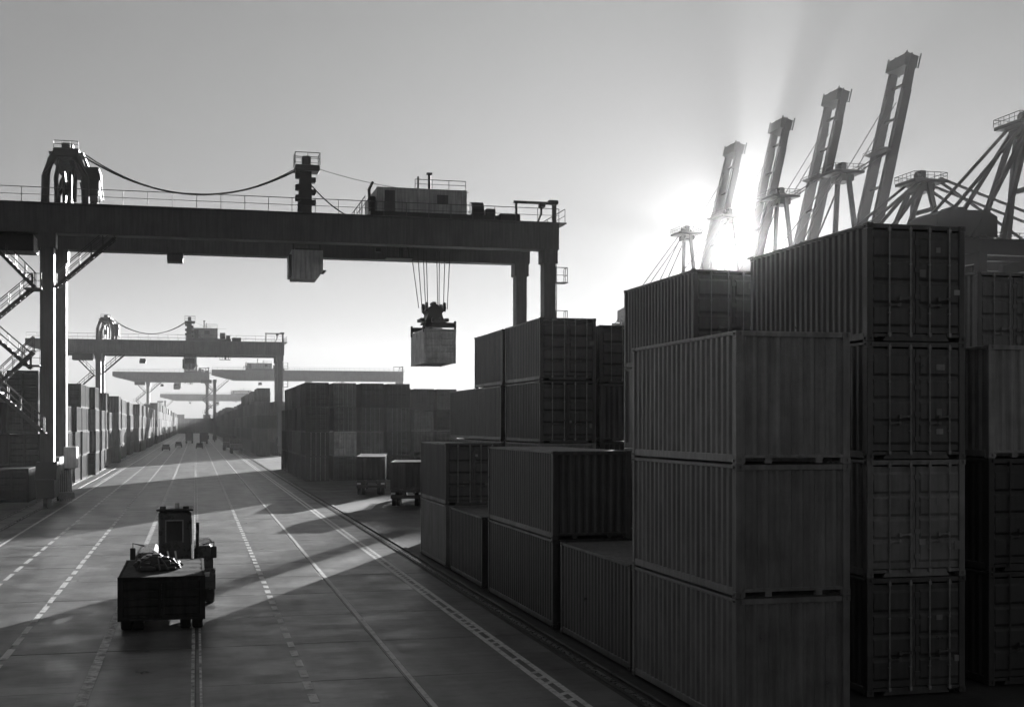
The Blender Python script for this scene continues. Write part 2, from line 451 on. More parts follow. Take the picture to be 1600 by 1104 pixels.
# front stack and its neighbours
con(10.15, 22.85, 0, T20, 'plain', .14, 'grey container at the very bottom of the nearest corner stack, base on the ground', 0, GN)
con(10.15, 22.85, 1, T20, 'plain', .15, 'grey corrugated container second from the ground in the nearest corner stack', 0, GN)
con(10.15, 22.85, 2, T20, 'plain', .21, 'container third from the ground topping the nearest corner stack, dark blank end', 0, GN)
con(14.29, 25.2, 0, T20, 'doors', .06, 'dark bottom container with doors under the lighter grey doors, near right', 0, GN)
con(14.29, 25.2, 1, T20, 'doors', .18, 'paler grey container with barred doors, second tier of the tallest near stack', 0, GN)
con(14.29, 25.2, 2, T20, 'doors', .085, 'third-tier container with barred doors just below the topmost near container', 0, GN)
con(14.29, 25.2, 3, T20, 'doors', .07, 'topmost near container with dark barred doors, its roof edge against the sun', 0, GN)
con(17.6, 25.6, 0, T20, 'doors', .03, 'black bottom container cut by the right frame edge', 0, GN)
con(17.6, 25.6, 1, T20, 'doors', .03, 'black second-tier container with doors at the right frame edge', 0, GN)
con(17.6, 25.6, 2, T20, 'plain', .26, 'pale container with broad blank corrugated end at the right frame edge', 0, GN)
con(21.9, 32.4, 3, T20, 'doors', .16, 'pale-doored container showing above the corrugated end at the right frame edge', 0, GN)
for k in range(3): con(21.9, 32.4, k, T20, 'doors', .08, 'container hidden under the pale-doored one, %s tier' % ('bottom','second','third')[k], 1, GN)
con(13.75, 33.9, 3, T20, 'doors', .12, 'high container with doors just left of the topmost one, below the sun', 0, GN)
for k in range(3): con(13.75, 33.9, k, T20, 'doors', .08, 'container hidden behind the nearest corner stack, %s tier' % ('bottom','second','third')[k], 1, GN)
con(10.2, 29.2, 0, T20, 'plain', .07, 'single dark low container with open roof left of the nearest corner stack', 0, GN)
con(10.15, 35.9, 0, T30, 'plain', .055, 'dark long bottom container under the one with the pale bare roof', 0, GN)
con(10.15, 35.9, 1, T30, 'plain', .085, 'long second-tier container with bare roof in view and blank dark end', 0, GN)
con(10.15, 45.4, 0, T20, 'plain', .05, 'dark single container standing in the dip between two two-high stacks', 0, GN)
con(10.15, 52.4, 0, T20, 'plain', .17, 'pale grey ground container at the far lane end of the right-hand row', 0, GN)
con(10.15, 52.4, 1, T20, 'doors', .075, 'dark container with barred doors on the pale ground container by the lane', 0, GN)
con(13.8, 50.75, 0, T20, 'doors', .08, 'container hidden at the bottom behind the bare roofs', 1, GN)
con(13.8, 50.75, 1, T20, 'plain', .2, 'pale container showing as a strip behind the long bare roof', 0, GN)
con(13.8, 50.75, 2, T20, 'doors', .06, 'dark third-tier container with doors under the gantry leg stack top', 0, GN)
con(13.8, 50.75, 3, T20, 'doors', .075, 'top container with barred doors just below the right gantry leg', 0, GN)
con(13.8, 57.4, 3, T20, 'doors', .11, 'leftmost of the fourth-tier containers right of the hoisted box', 0, GN)
con(13.75, 57.5, 2, T40, 'doors', .13, 'long third-tier container with ribbed side facing the lane', 0, GN)
for k in range(2): con(13.75, 57.5, k, T40, 'doors', .08, 'long container hidden under the ribbed third-tier one, %s tier' % ('bottom','second','third')[k], 1, GN)
con(17.45, 54, 3, T20, 'doors', .07, 'fourth-tier container with barred doors touching the left of the nearest stack', 0, GN)
con(17.45, 54, 2, T20, 'plain', .09, 'blank-ended container below the barred doors left of the nearest stack', 0, GN)
con(17.45, 54, 1, T20, 'plain', .05, 'dark container low in the gap left of the nearest stack', 0, GN)
con(17.45, 54, 0, T20, 'plain', .05, 'container hidden at the bottom of the gap left of the nearest stack', 1, GN)

ORD = ['first','second','third','fourth','fifth','sixth','seventh','eighth','ninth','tenth','eleventh','twelfth','thirteenth','fourteenth','fifteenth','sixteenth','seventeenth','eighteenth','nineteenth','twentieth']
def ordn(k): return ORD[k] if k < 20 else 'twenty-' + ORD[k-20]
def tone(c): return 'black' if c < .05 else ('dark' if c < .09 else ('grey' if c < .16 else ('pale grey' if c < .3 else 'white')))
def tiername(k): return ('ground-level', 'second-tier', 'third-tier', 'fourth-tier', 'fifth-tier')[k]
def shade(): return rnd.choice([.04,.05,.05,.06,.07,.08,.10,.12,.16,.22])
# block across the lanes, ends to the camera
GM = 'containers of the middle block'
for i in range(7):
    for b in range(6 if i == 0 else 1):
        for k in range(4):
            if b == 5 and k == 3: continue
            c = shade()*1.1; c = min(c, .2)
            if (i, b, k) == (1, 0, 1): c = .6
            if b == 0: lab = '%s %s container, %s column from the left at the front of the middle block' % (tone(c), tiername(k), ordn(i))
            else: lab = '%s %s container, %s bay back along the lane side of the middle block' % (tone(c), tiername(k), ordn(b))
            con(11.2+3.02*i+rnd.uniform(-.06,.06), 135+6.5*b+(17+.8*i if i > 3 else (.8*i if b == 0 else 0)), k, T20, 'doors' if rnd.random() < .8 else 'plain', c, lab, 1, GM, False)
# left-hand wall of stacks
GL = 'containers of the long left-hand wall'
y = 104.0; bay = 0
while y < 420:
    L = T20 if y < 215 else T40
    for r in range(2):
        x = (-14.9 if y < 118 else (-14.4 if y < 150 else -14.3)) - r*3.0
        n = 1 if (bay == 0 and r == 0) else (3 if y < 109 else 4)
        if r == 1: n = min(4, n+1)
        if rnd.random() < .2 and y > 130: n -= 1
        if r == 0: jog = rnd.choice([.3, 0, 0, -.3, -.7, -1.2]) if y > 124 else 0
        x += jog
        for k in range(n):
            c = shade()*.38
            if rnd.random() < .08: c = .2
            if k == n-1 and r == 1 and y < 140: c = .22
            lab = '%s %s container in the left-hand wall, %s stack from near end%s' % (tone(c), tiername(k), ordn(bay), '' if r == 0 else ', back row')
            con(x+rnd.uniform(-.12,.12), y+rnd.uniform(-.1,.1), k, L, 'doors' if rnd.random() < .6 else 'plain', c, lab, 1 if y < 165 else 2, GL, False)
    y += L+(.5 if y < 215 else .9)+(1.6 if bay % 5 == 4 else 0); bay += 1
# far right-hand wall
GR = 'containers of the far right-hand wall'
y = 250.0; bay = 0
while y < 420:
    for r in range(4 if bay == 0 else 1):
        n = 5 if rnd.random() < .45 else 4
        for k in range(n):
            c = min(shade(), .12)
            lab = '%s %s container in the far right-hand wall, %s stack from its near end' % (tone(c), tiername(k), ordn(bay)) if r == 0 else '%s %s container, %s column from the lane at the far right-hand wall front' % (tone(c), tiername(k), ordn(r))
            con(11.5+3.0*r, y, k, T40, 'doors' if rnd.random() < .6 else 'plain', c, lab, 2, GR, False)
    y += T40+.6; bay += 1
# keep what the camera (or one a step aside) sees
def visible():
    B = [(d['a'][0], d['a'][1], d['a'][2]*(H+.012), d['a'][3]) for d in CON]
    hits = np.zeros(len(B), int)
    th = R(YAW)
    for off in (-1.2, 0, 1.2):
        ox, oy = off*math.cos(th), -off*math.sin(th)
        xs = np.arange(0, 1600, 2.0); ys = np.arange(560, 800, 2.0)
        U, V = np.meshgrid((xs-800)/F_PX, (663-ys)/F_PX)
        dx = (U*math.cos(th)+math.sin(th)).ravel(); dy = (-U*math.sin(th)+math.cos(th)).ravel(); dz = V.ravel()+1e-9
        best = np.full(dx.shape, 1e9); who = np.full(dx.shape, -1)
        for i, (x, y, z, L) in enumerate(B):
            a = np.stack([(x-ox)/dx, (x+W-ox)/dx]); b = np.stack([(y-oy)/dy, (y+L-oy)/dy]); c = np.stack([(z-CAM_H)/dz, (z+H-CAM_H)/dz])
            lo = np.maximum(np.maximum(a.min(0), b.min(0)), c.min(0)); hi = np.minimum(np.minimum(a.max(0), b.max(0)), c.max(0))
            m = (lo < hi) & (lo > 0) & (lo < best)
            best[m] = lo[m]; who[m] = i
        hits += np.bincount(who[who >= 0], minlength=len(B))
    return hits
hits = visible()
n_con = 0
for d, h_ in zip(CON, hits):
    if d['keep'] or h_ >= 6:
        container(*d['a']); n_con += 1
print('containers built', n_con, 'of', len(CON))
# the rest of both walls, too far off to tell apart
mb = MB()
for side in (-1, 1):
    y = 424
    while y < 880:
        for r in range(2):
            n = 4 + (rnd.random() < .5)
            for k in range(n):
                x = (-14.2-3*r) if side < 0 else 11.5+3*r
                x += rnd.uniform(-.15,.15)
                mb.box(x, x+W, y+rnd.uniform(0,.2), y+12, k*2.6, k*2.6+2.55)
        y += 12.8
for i in range(60):
    x = -60+i*2.5
    for k in range(rnd.randint(4, 5)): mb.box(x, x+W, 905+rnd.uniform(-1,1), 917, k*2.6, k*2.6+2.55)
o = stuff(obj('far_container_stacks', mb, 'stack_far', c=.05)); tag(o, 'hazy far ends of the container walls closing the lanes', 'containers')

# ------------------------------------------------------------------ rail gantry cranes
def gantry(X0, Yc, span, hb, label, group, cantL=14.0, cantR=1.0, near=False, gd=2.0, base=9.0, mirror_house=False, house=(.64,.83), towers=True):
    """left rail at X0, girder underside at height hb, the two girders across the lanes at Yc and Yc+base"""
    t = thing('gantry_crane', label, 'gantry crane', (X0, Yc, 0), 0, group)
    S = span; ht = hb+gd; M = 'crane_paint'
    def P(nm, mb, m=M, par=t): return obj(nm, mb, m, par)
    for y in (0, base):
        g = MB(); prof = [(-cantL, hb+gd*.55), (-cantL+gd*2.2, hb), (S+.75, hb), (S+.75, ht), (-cantL, ht)]
        g.prism(prof, 'y', y-.55, y+.55)
        g.box(-cantL, S+.75, y-.72, y+.72, ht, ht+.07); g.box(-cantL+gd*2.2, S+.7, y-.68, y+.68, hb-.06, hb)
        gi = P('girder', g)
    for x in (-cantL+.4, S*.5, S+.2):
        P('cross_beam', MB().box(x-.35, x+.35, .56, base-.56, ht-1.1, ht-.1))
    for x, s in ((0, -1), (S, 1)):
        for y in (0, base):
            g = MB(); g.cbox(x-.47, x+.47, y-.6, y+.6, 2.1, hb, .04)
            g.box(x-.62, x+.62, y-.66, y+.66, hb-1.1, hb-.02)
            P('leg', g)
            b = P('bogie', MB().cbox(x-.62, x+.62, y-1.7, y+1.7, .72, 2.1, .08), 'dark_steel')
            for yy in (-1.15, -.4, .4, 1.15):
                wm = MB(); wm.lathe_x([(-.14,.34),(-.14,.40),(-.09,.40),(-.09,.36),(.09,.36),(.09,.40),(.14,.40),(.14,.34)], x, y+yy, .40, 14)
                obj('wheel', wm, 'dark_steel', b)
        P('sill_beam', MB().cbox(x-.4, x+.4, .6, base-.6, 2.2, 3.5, .05))
    # walkway railings on both girders
    for y in (-.66, base+.66):
        P('handrail', MB().rail((-cantL+.2, y, ht+.07), (S+.7, y, ht+.07), 1.05, int((S+cantL)/1.7)))
    P('handrail', MB().rail((S+1.2, -.66, ht+.07), (S+1.2, base+.66, ht+.07), 1.05))
    P('end_platform', MB().box(S+.76, S+1.3, -.8, base+.8, ht-.05, ht+.05))
    # trolley with machinery house
    hx0, hx1 = S*house[0], S*house[1]
    tr = P('trolley', MB().box(hx0-.6, hx1+2.4, 0.2, base-.2, ht+.12, ht+.55), 'dark_steel')
    hs = P('machinery_house', MB().cbox(hx0, hx1, .9, base-.9, ht+.6, ht+2.55, .05), 'crane_light')
    g = MB(); g.rail((hx0+S*.08, .95, ht+2.55), (hx1-.1, .95, ht+2.55), .7); g.box(hx0+S*.085, hx0+S*.085+.12, 1, 1.15, ht+2.55, ht+3.5)
    g.tube([(hx1-S*.075, 2, ht+2.5), (hx1-S*.075, 2, ht+3.9)], .12, 8); g.box(hx1-S*.075-.2, hx1-S*.075+.2, 1.8, 2.2, ht+3.85, ht+4.0)
    obj('roof_gear', g, 'dark_steel', hs)
    obj('door', MB().box(hx0+.6, hx0+1.4, .87, .9, ht+.65, ht+2.3), 'crane_paint', hs); obj('louvre', MB().box(hx1-2.4, hx1-1.5, .87, .9, ht+1.4, ht+2.1), 'crane_paint', hs)
    obj('winch', MB().lathe_x([(-.5,.25),(-.5,.62),(.5,.62),(.5,.25)], hx1+.9, 1.6, ht+1.15, 14), 'dark_steel', tr)
    obj('motor', MB().cbox(hx1+1.5, hx1+2.3, .8, 2.2, ht+.5, ht+1.2, .08), 'dark_steel', tr); obj('gearbox', MB().cbox(hx1+2.6, hx1+4.3, .7, 2.4, ht+.07, ht+.85, .1), 'dark_steel', tr)
    obj('cable_guide', MB().cbox(hx0-.55, hx0-.1, .8, 2, ht+.5, ht+1.8, .1).tube([(hx0-.5,1,ht+.6),(hx0-.6,1,ht+2.3),(hx0-.3,1,ht+2.9)], .12, 6), 'dark_steel', tr)
    P('handrail', MB().rail((hx0-1, .3, ht+.55), (hx0-1, base-.3, ht+.55), 1.1))
    # service frame at the end of the bridge
    g = MB(); e0, e1 = S-2.6, S+.5
    g.beam((e0,0,ht+.07),(e0,0,ht+1.75),.16,.16); g.beam((e1,0,ht+.07),(e1,0,ht+1.75),.3,.3); g.beam((e0-.2,0,ht+1.65),(e1+.2,0,ht+1.65),.2,.2)
    g.tube([((e0+e1)/2+.5,0,ht+1.6),((e0+e1)/2+.5,0,ht+.8),((e0+e1)/2+.2,0,ht+.1)],.09,6); g.cbox(e1-.5,e1+.3,-.25,.25,ht+1.55,ht+1.9,.06)
    g.cbox((e0+e1)/2+.3,(e0+e1)/2+.8,-.25,.25,ht+1.3,ht+1.62,.05)
    P('service_frame', g)
    if towers:
        # arched tower over the left leg with its cable-reel housing
        g = MB(); zt = ht+4.4
        for s in (-1, 1):
            for y in (.2, base-.2):
                x0 = s*1.05+1.2
                g.tube([(x0+s*.35, y, ht), (x0+s*.3, y, ht+2.1), (x0-s*.1, y, ht+3.3), (x0-s*.5, y, ht+3.9)], .30, 8)
                g.tube([(x0-s*.45, y, ht+.3), (x0-s*.4, y, ht+2.0), (x0-s*.65, y, ht+3.3)], .16, 6)
        g.cbox(.35, 2.15, -.1, base+.1, ht+3.5, ht+4.15, .08); g.box(.05, 2.45, .2, base-.2, ht+3.75, ht+3.9)
        tw = P('cable_tower', g, 'dark_steel')
        obj('railing', MB().rail((.4,-.05,ht+4.15),(2.1,-.05,ht+4.15),.5,3), 'dark_steel', tw)
        obj('motor', MB().cbox(.9, 1.7, .3, 1.4, ht+4.15, ht+4.6, .1), 'dark_steel', tw)
        g = MB(); g.cbox(2.3, 3.5, .6, 3.6, ht+.9, ht+3.0, .12); g.beam((3.5,.8,ht+2.6),(3.75,.8,ht+.6),.12,.2); g.beam((2.6,.4,ht+.9),(3.0,.4,ht),.12,.12)
        obj('reel_housing', g, 'dark_steel', tw)
        g = MB(); g.lathe_x([(-.3,.2),(-.3,1.25),(-.18,1.25),(-.18,.5),(.18,.5),(.18,1.25),(.3,1.25),(.3,.2)], 1.2, 2.0, ht+1.55, 18)
        obj('cable_reel', g, 'dark_steel', tw)
        # mast in mid span
        mx = S*.495; g = MB()
        g.beam((mx-.1, .5, ht), (mx-.05, .5, ht+3.6), .95, .7, w2=.8); g.beam((mx-.55, .5, ht), (mx-.35, .5, ht+3.6), .3, .5)
        g.cbox(mx-.9, mx+.95, -.3, 1.3, ht+3.3, ht+3.75, .06); g.cbox(mx-.35, mx+.3, .1, .9, ht+3.7, ht+4.5, .1)
        for zz in (1.1, 1.9, 2.8):
            g.cbox(mx-.85, mx-.4, .2, .8, ht+zz, ht+zz+.45, .06); g.cbox(mx+.35, mx+.7, .2, .8, ht+zz-.3, ht+zz+.1, .05)
        ms = P('mast', g, 'dark_steel')
        g = MB()
        for a, b in (((mx-.9,-.3),(mx+.95,-.3)), ((mx+.95,-.3),(mx+.95,1.3)), ((mx+.95,1.3),(mx-.9,1.3)), ((mx-.9,1.3),(mx-.9,-.3))):
            g.rail((a[0],a[1],ht+3.75),(b[0],b[1],ht+3.75),.9,2)
        obj('railing', g, 'dark_steel', ms)
        def cat(a, b, sag, r=.045, n=22):
            a = Vector(a); b = Vector(b); out = []
            for i in range(n+1):
                u = i/n; p = a+(b-a)*u; p.z -= sag*4*u*(1-u); out.append(p)
            return out
        P('sagging_cable', MB().tube(cat((2.4,.9,ht+3.75),(mx-.85,.5,ht+3.35),2.25), .07, 6), 'rope')
        P('sagging_cable', MB().tube(cat((2.5,1.2,ht+3.95),(mx-.85,.8,ht+3.55),2.42), .05, 6), 'rope')
        P('sagging_cable', MB().tube(cat((mx+.4,.5,ht+2.3),(mx+3.2,.5,ht+.1),.25), .05, 6), 'rope')
        P('stay_wire', MB().tube(cat((mx+.9,.5,ht+3.6),(hx0+S*.2,2,ht+2.6),.5), .02, 4), 'rope')
    # stair up the inner side and zigzag flights outside the left leg
    def flight(a, b, wd=.8, yy=-.2, par=None):
        ax, az = a; bx, bz = b; g = MB()
        for y in (yy-wd/2, yy+wd/2):
            g.beam((ax,y,az),(bx,y,bz),.06,.24)
        st = P('stair', g, 'dark_steel')
        g = MB(); n = max(4, int(abs(bz-az)/.27))
        for i in range(n+1):
            x = ax+(bx-ax)*i/n; z = az+(bz-az)*i/n; g.box(x-.14, x+.14, yy-wd/2, yy+wd/2, z+.02, z+.06)
        stuff(obj('tread', g, 'dark_steel', st))
        g = MB()
        for y in (yy-wd/2, yy+wd/2): g.rail((ax,y,az+.1),(bx,y,bz+.1),1.0,max(4,int(abs(bx-ax)/.75)),.032)
        obj('handrail', g, 'dark_steel', st)
    ys = -1.2 if near else 0
    flight((.55, hb-3.9), (4.6, hb-.25), yy=.2)
    z = hb-1.2; xs = -3.4; d = 1
    flight((-3.3, z-.2), (-.7, z-2.9), yy=ys); flight((-.9, z-3.0), (-4.0, z-5.8), yy=ys)
    flight((-4.0, z-5.9), (-1.0, z-8.6), yy=ys); flight((-.7, z-7.5), (-3.4, z-10.2), yy=ys-.9 if near else ys)
    flight((-3.2, z-10.2), (.0, z-13.2), yy=ys-.9 if near else ys)
    for (x, zz) in ((-.75, z-3.0), (-4.2, z-5.9), (-.85, z-8.4), (-3.5, z-10.3)):
        g = MB(); g.box(x-.6, x+.6, ys-1.3, ys+1.0, zz-.06, zz); g.rail((x-.6,ys-1.3,zz),(x+.6,ys-1.3,zz),1.0,2); P('stair_landing', g, 'dark_steel')
    # things hung under the bridge
    P('hanging_box', MB().cbox(-4.6, -1.0, .5, 3.2, hb-1.25, hb-.06, .06), 'dark_steel')
    g = MB(); cx = S*.237
    for x in (cx-.5, cx+.5): g.box(x-.04, x+.04, .6, .7, hb-.6, hb)
    g.cbox(cx-.58, cx+.58, .2, 1.6, hb-1.75, hb-1.15, .05); g.box(cx-.5, cx+.5, .25, 1.5, hb-1.15, hb-.9)
    P('junction_box', g)
    cx = S*.496; cbn = P('operator_cabin', MB().prism([(cx-1.15,hb-2.75),(cx+.75,hb-2.75),(cx+1.2,hb-2.1),(cx+1.2,hb-.55),(cx-1.15,hb-.55)], 'y', .4, 2.7), 'crane_light')
    obj('window', MB().box(cx-.9, cx+.8, .38, .41, hb-1.75, hb-.75), 'glass', cbn) if not near else None
    g = MB()
    for x in (cx-1.0, cx+1.0): g.box(x-.06, x+.06, .9, 1.05, hb-.6, hb)
    g.cbox(cx-1.35, cx-1.15, .5, 2.6, hb-2.6, hb-.9, .04); g.box(cx+1.2, cx+1.45, .5, 2.6, hb-2.1, hb-2.02); g.box(cx-.9,cx+.9,.6,2.5,hb-.58,hb-.4)
    obj('cabin_hanger', g, 'dark_steel', cbn)
    g = MB(); px = S*.66
    g.box(px, px+2.0, .4, 1.6, hb-.95, hb-.88); g.rail((px,.4,hb-.9),(px+2,.4,hb-.9),.9,4); g.cbox(px+.9,px+1.25,.6,1.0,hb-.9,hb-.1,.05); g.box(px-.9,px-.5,.5,.9,hb-.5,hb-.2); g.beam((px+1.7,.6,hb-.9),(px+1.6,.6,hb),.12,.12)
    P('trolley_platform', g, 'dark_steel')
    # caged ladder on the outer face of the right leg
    g = MB()
    for y in (-.25, .25): g.beam((S+.62,y,3),(S+.62,y,hb+.5),.05,.05)
    for i in range(int(hb*2)): g.beam((S+.62,-.25,3+i*.5),(S+.62,.25,3+i*.5),.03,.03)
    for zz in (hb-2.6, hb-6.0): g.box(S+.5, S+1.5, -.5, .5, zz, zz+.06); g.rail((S+1.45,-.5,zz),(S+1.45,.5,zz),1.2,2); g.rail((S+.5,-.5,zz),(S+1.45,-.5,zz),1.2,1)
    P('ladder', g)
    return t
ZC = 10.6
c1 = gantry(-10.35, 97.0, 37.4, 19.75, 'large dark gantry crane spanning the lanes, near, with a box on its ropes', 'rail gantry cranes', near=True, gd=2.05)
# white cabinet and cabling at the foot of the left legs
obj('control_cabinet', MB().cbox(.75, 1.65, 3.6, 5.2, 2.7, 4.3, .04), 'panel_white', c1)
g = MB()
for k in range(7): g.tube([(.6+.14*k, 2.2, .3), (.62+.13*k, 2.2, 2.6)], .05, 5)
g.cbox(.55, 1.7, 1.6, 2.1, .5, 1.0, .04); obj('cable_bundle', g, 'galvanised', c1)
for y in (0, 9.0): obj('equaliser', MB().prism([(y-1.5,2.05),(y+1.5,2.05),(y+.62,3.3),(y-.62,3.3)], 'x', -.72, .72), 'dark_steel', c1)
# hoist ropes from the trolley down to the spreader
for i, (xa, xb) in enumerate(((26.6,27.15),(27.2,27.5),(27.55,27.7),(27.9,27.95),(28.65,28.65),(28.95,28.85),(29.3,29.1),(29.8,29.5))):
    obj('hoist_rope', MB().tube([(xa, 1.0+.5*(i%2), 19.6), (xb, .6+.5*(i%2), 15.0)], .032, 5), 'rope', c1)
sp = thing('container_spreader', 'hoisting spreader with headblock clamped on the box below the near crane', 'spreader', (16.7, 94.6, ZC+H))
g = MB(); g.cbox(.1, 2.34, .1, .5, .12, .5, .04); g.cbox(.1, 2.34, 5.55, 5.95, .12, .5, .04); obj('cross_beam', g, 'dark_steel', sp)
obj('main_frame', MB().cbox(.8, 1.65, .5, 5.55, .15, .62, .05), 'dark_steel', sp)
g = MB(); g.prism([(.35,.55),(2.1,.55),(1.85,1.0),(1.75,1.35),(1.95,1.6),(1.7,1.85),(1.25,2.1),(.8,1.85),(.5,1.6),(.7,1.35),(.6,1.0)], 'y', 2.0, 4.0); g.cbox(.1,.45,2.2,3.8,.75,1.0,.05); g.cbox(2.0,2.35,2.2,3.8,.75,1.0,.05); g.cbox(.9,1.6,1.5,4.5,.6,1.0,.06); g.cbox(1.05,1.45,2.6,3.4,2.0,2.3,.08); obj('headblock', g, 'dark_steel', sp)
for x in (.55, 1.95):
    for y in (2.1, 3.6): obj('sheave', MB().lathe_x([(-.08,.1),(-.08,.36),(.08,.36),(.08,.1)], x, y, 1.85, 14), 'dark_steel', sp)
for x in (-.05, 2.32):
    for y in (.05, 5.75): obj('flipper', MB().cbox(x, x+.16, y, y+.25, -.25, .62, .04), 'dark_steel', sp)
container(16.7, 94.6, 0, T20, 'doors', .6, 'pale box hanging from the near gantry crane, above the lanes', 1, None, Z=ZC, name='hoisted_container')
gantry(-17.2, 243.0, 32.6, 19.0, 'second gantry crane down the lanes, whole bridge in view with sagging cable', 'rail gantry cranes', cantL=12.5, gd=2.4, house=(.50,.65))
gantry(6.3, 445.0, 64.0, 21.3, 'far gantry crane with its left leg in the lane, right of the second crane', 'rail gantry cranes', cantL=1.0, cantR=1, gd=3.3, house=(.17,.30), towers=False)
gantry(-16.5, 470.0, 20.5, 21.3, 'hazy far gantry crane with tapered left end, over the left-hand wall', 'rail gantry cranes', cantL=12.0, gd=3.3, house=(.64,.83), towers=False)
gantry(-18.0, 800.0, 62.0, 20.5, 'farthest faint gantry crane closing the lanes in haze', 'rail gantry cranes', cantL=3.0, gd=4.0, towers=False)

# ------------------------------------------------------------------ quay cranes
def quay_crane(Y, up, label, apex=71.5, hg=36.5, blen=63.0):
    t = thing('quay_crane', label, 'quay crane', (160, Y, 0), 0, 'ship-to-shore cranes on the quay')
    M = 'quay_crane_paint'
    def P(nm, mb, par=t): return obj(nm, mb, M, par)
    hs = 8.5
    for x in (0, -17):
        for y in (-hs, hs):
            P('leg', MB().cbox(x-.9, x+.9, y-.8, y+.8, 2.2, hg, .1))
            P('bogie', MB().cbox(x-.8, x+.8, y-4, y+4, .5, 2.2, .15))
        P('portal_beam', MB().box(x-.7, x+.7, -hs+.8, hs-.8, hg-2.2, hg-.2)); P('sill_beam', MB().box(x-.7, x+.7, -hs+.8, hs-.8, 4, 6))
    for y in (-hs, hs):
        P('side_beam', MB().box(-16.1, -.9, y-.6, y+.6, 16, 18)); P('diagonal', MB().beam((-16, y, 18), (-1, y, hg-2), .8, .8))
    for y in (-4, 4): P('girder', MB().box(-26, 1.0, y-.8, y+.8, hg, hg+3.0))
    for x in (-25.5, -17, -8): P('cross_tie', MB().box(x-.4, x+.4, -3.2, 3.2, hg+.6, hg+2.2))
    hx, hz = 1.8, hg+1.5
    a = R(76.5) if up else R(.8); dv = Vector((math.cos(a), 0, math.sin(a))); nv = Vector((-math.sin(a), 0, math.cos(a)))
    def B(s, y, n=0): p = Vector((hx,0,hz))+dv*s+nv*n; return (p.x, y, p.z)
    for y in (-4.1, 4.1):
        g = MB(); g.beam(B(0,y), B(blen*.5,y), 1.0, 2.4, up=nv, h2=2.4); g.beam(B(blen*.5,y), B(blen*.86,y), 1.0, 2.4, up=nv, h2=2.0); g.beam(B(blen*.86,y,.25), B(blen,y,.35), 1.1, 2.2, up=nv, h2=1.8)
        bo = P('boom_girder', g)
        g = MB(); g.beam(B(2,y,1.75), B(blen*.95,y,1.5), .2, .35, up=nv); obj('boom_walkway', g, M, bo)
    for k in range(7): P('cross_tie', MB().beam(B(2+k*9,-3.9), B(2+k*9,3.9), .5, .6, up=nv))
    g = MB(); g.beam(B(blen-1.5,-4.4,.6), B(blen-1.5,4.4,.6), 3.4, 3.2, up=dv)
    for k in range(6): g.beam(B(blen-3+.7*k,-4+1.6*k,.8), B(blen+.6+(k%3)*.5,-4+1.6*k,.8), .35, .35)
    for y in (-4.4, 4.4): g.beam(B(blen-3,y,-1.5), B(blen+.9,y,-1.5), .3, .3); g.beam(B(blen-3,y,2.4), B(blen+.6,y,2.4), .3, .3)
    P('boom_head', g)
    g = MB(); q = B(blen*.62, 0, 2.6); g.beam(B(blen*.60,-5.2,2.0), B(blen*.60,5.2,2.0), 1.6, .4, up=dv); g.rail(B(blen*.60-.8,-5.2,3.2), B(blen*.60-.8,5.2,3.2), 1.1, 6, .06); P('boom_platform', g)
    # A-frame
    for y in (-1, 1):
        P('mast_leg', MB().beam((.0, y*hs*.95, hg+.2), (-1.2, y*2.6, apex-2.5), 1.0, 1.0, up=(0,1,0)))
        if not up: P('mast_leg', MB().beam((-9.5, y*4.2, hg+3), (-2.2, y*2.4, apex-2.5), .9, .9, up=(0,1,0)))
        P('back_stay', MB().beam((-2.5, y*2.6, apex-1.5), (-25, y*4.2, hg+3), .26 if up else .55, .26 if up else .55))
        P('back_stay', MB().beam((-2.5, y*2.6, apex-3.0), (-16.5, y*5.0, hg+3), .3 if up else .75, .3 if up else .75))
    P('mast_tie', MB().beam((-.6,-5,hg+14),(-.6,5,hg+14),.7,.9))
    g = MB(); g.cbox(-5.5, 2.6, -4.2, 4.2, apex-2.6, apex-1.9, .1); g.cbox(-3.2, .6, -2.8, 2.8, apex-4.4, apex-2.6, .3)
    for k in range(5): g.lathe_x([(-.2,.3),(-.2,.8),(.2,.8),(.2,.3)], -3.8+k*1.2, -2+k, apex-1.1, 12)
    for p, q in (((-5.5,-4.2),(2.6,-4.2)),((2.6,-4.2),(2.6,4.2)),((-5.5,4.2),(2.6,4.2)),((-5.5,-4.2),(-5.5,4.2))): g.rail((p[0],p[1],apex-1.9),(q[0],q[1],apex-1.9),1.5,5,.06)
    g.cbox(-2.2,-.6,-1,1,apex-1.9,apex+.6,.2); P('apex_platform', g)
    for y in (-3, 3):
        if up:
            P('fore_stay', MB().beam((1.5, y, apex-2.3), B(blen*.58, y, 1.8), .28, .28)); P('fore_stay', MB().beam((1.0, y, apex-1.2), B(blen*.80, y, 1.6), .16, .16))
        else:
            P('fore_stay', MB().beam((1.5, y, apex-2.3), B(blen*.45, y, 1.8), .5, .5)); P('fore_stay', MB().beam((1.5, y, apex-1.5), B(blen*.88, y, 1.8), .5, .5))
    g = MB(); g.prism([(-24,hg+3.3),(-11,hg+3.3),(-11,hg+7.2),(-13,hg+8.3),(-22,hg+8.3),(-24,hg+7.2)], 'y', -5, 5)
    h = P('machinery_house', g); obj('roof_vent', MB().cbox(-19,-16,-2,2,hg+8.3,hg+9.4,.2), M, h)
    P('handrail', MB().rail((-26,-5.2,hg+3),(-1,-5.2,hg+3),1.2,14,.06)); P('walkway', MB().box(-26,-1,-5.5,-4.8,hg+2.85,hg+3))
    cbn = P('operator_cabin', MB().cbox(-14,-11.2,-1.4,1.4,hg-3.4,hg-.7,.15)); obj('cabin_hanger', MB().box(-13.6,-11.6,-1,1,hg-.7,hg-.05), M, cbn)
    return t
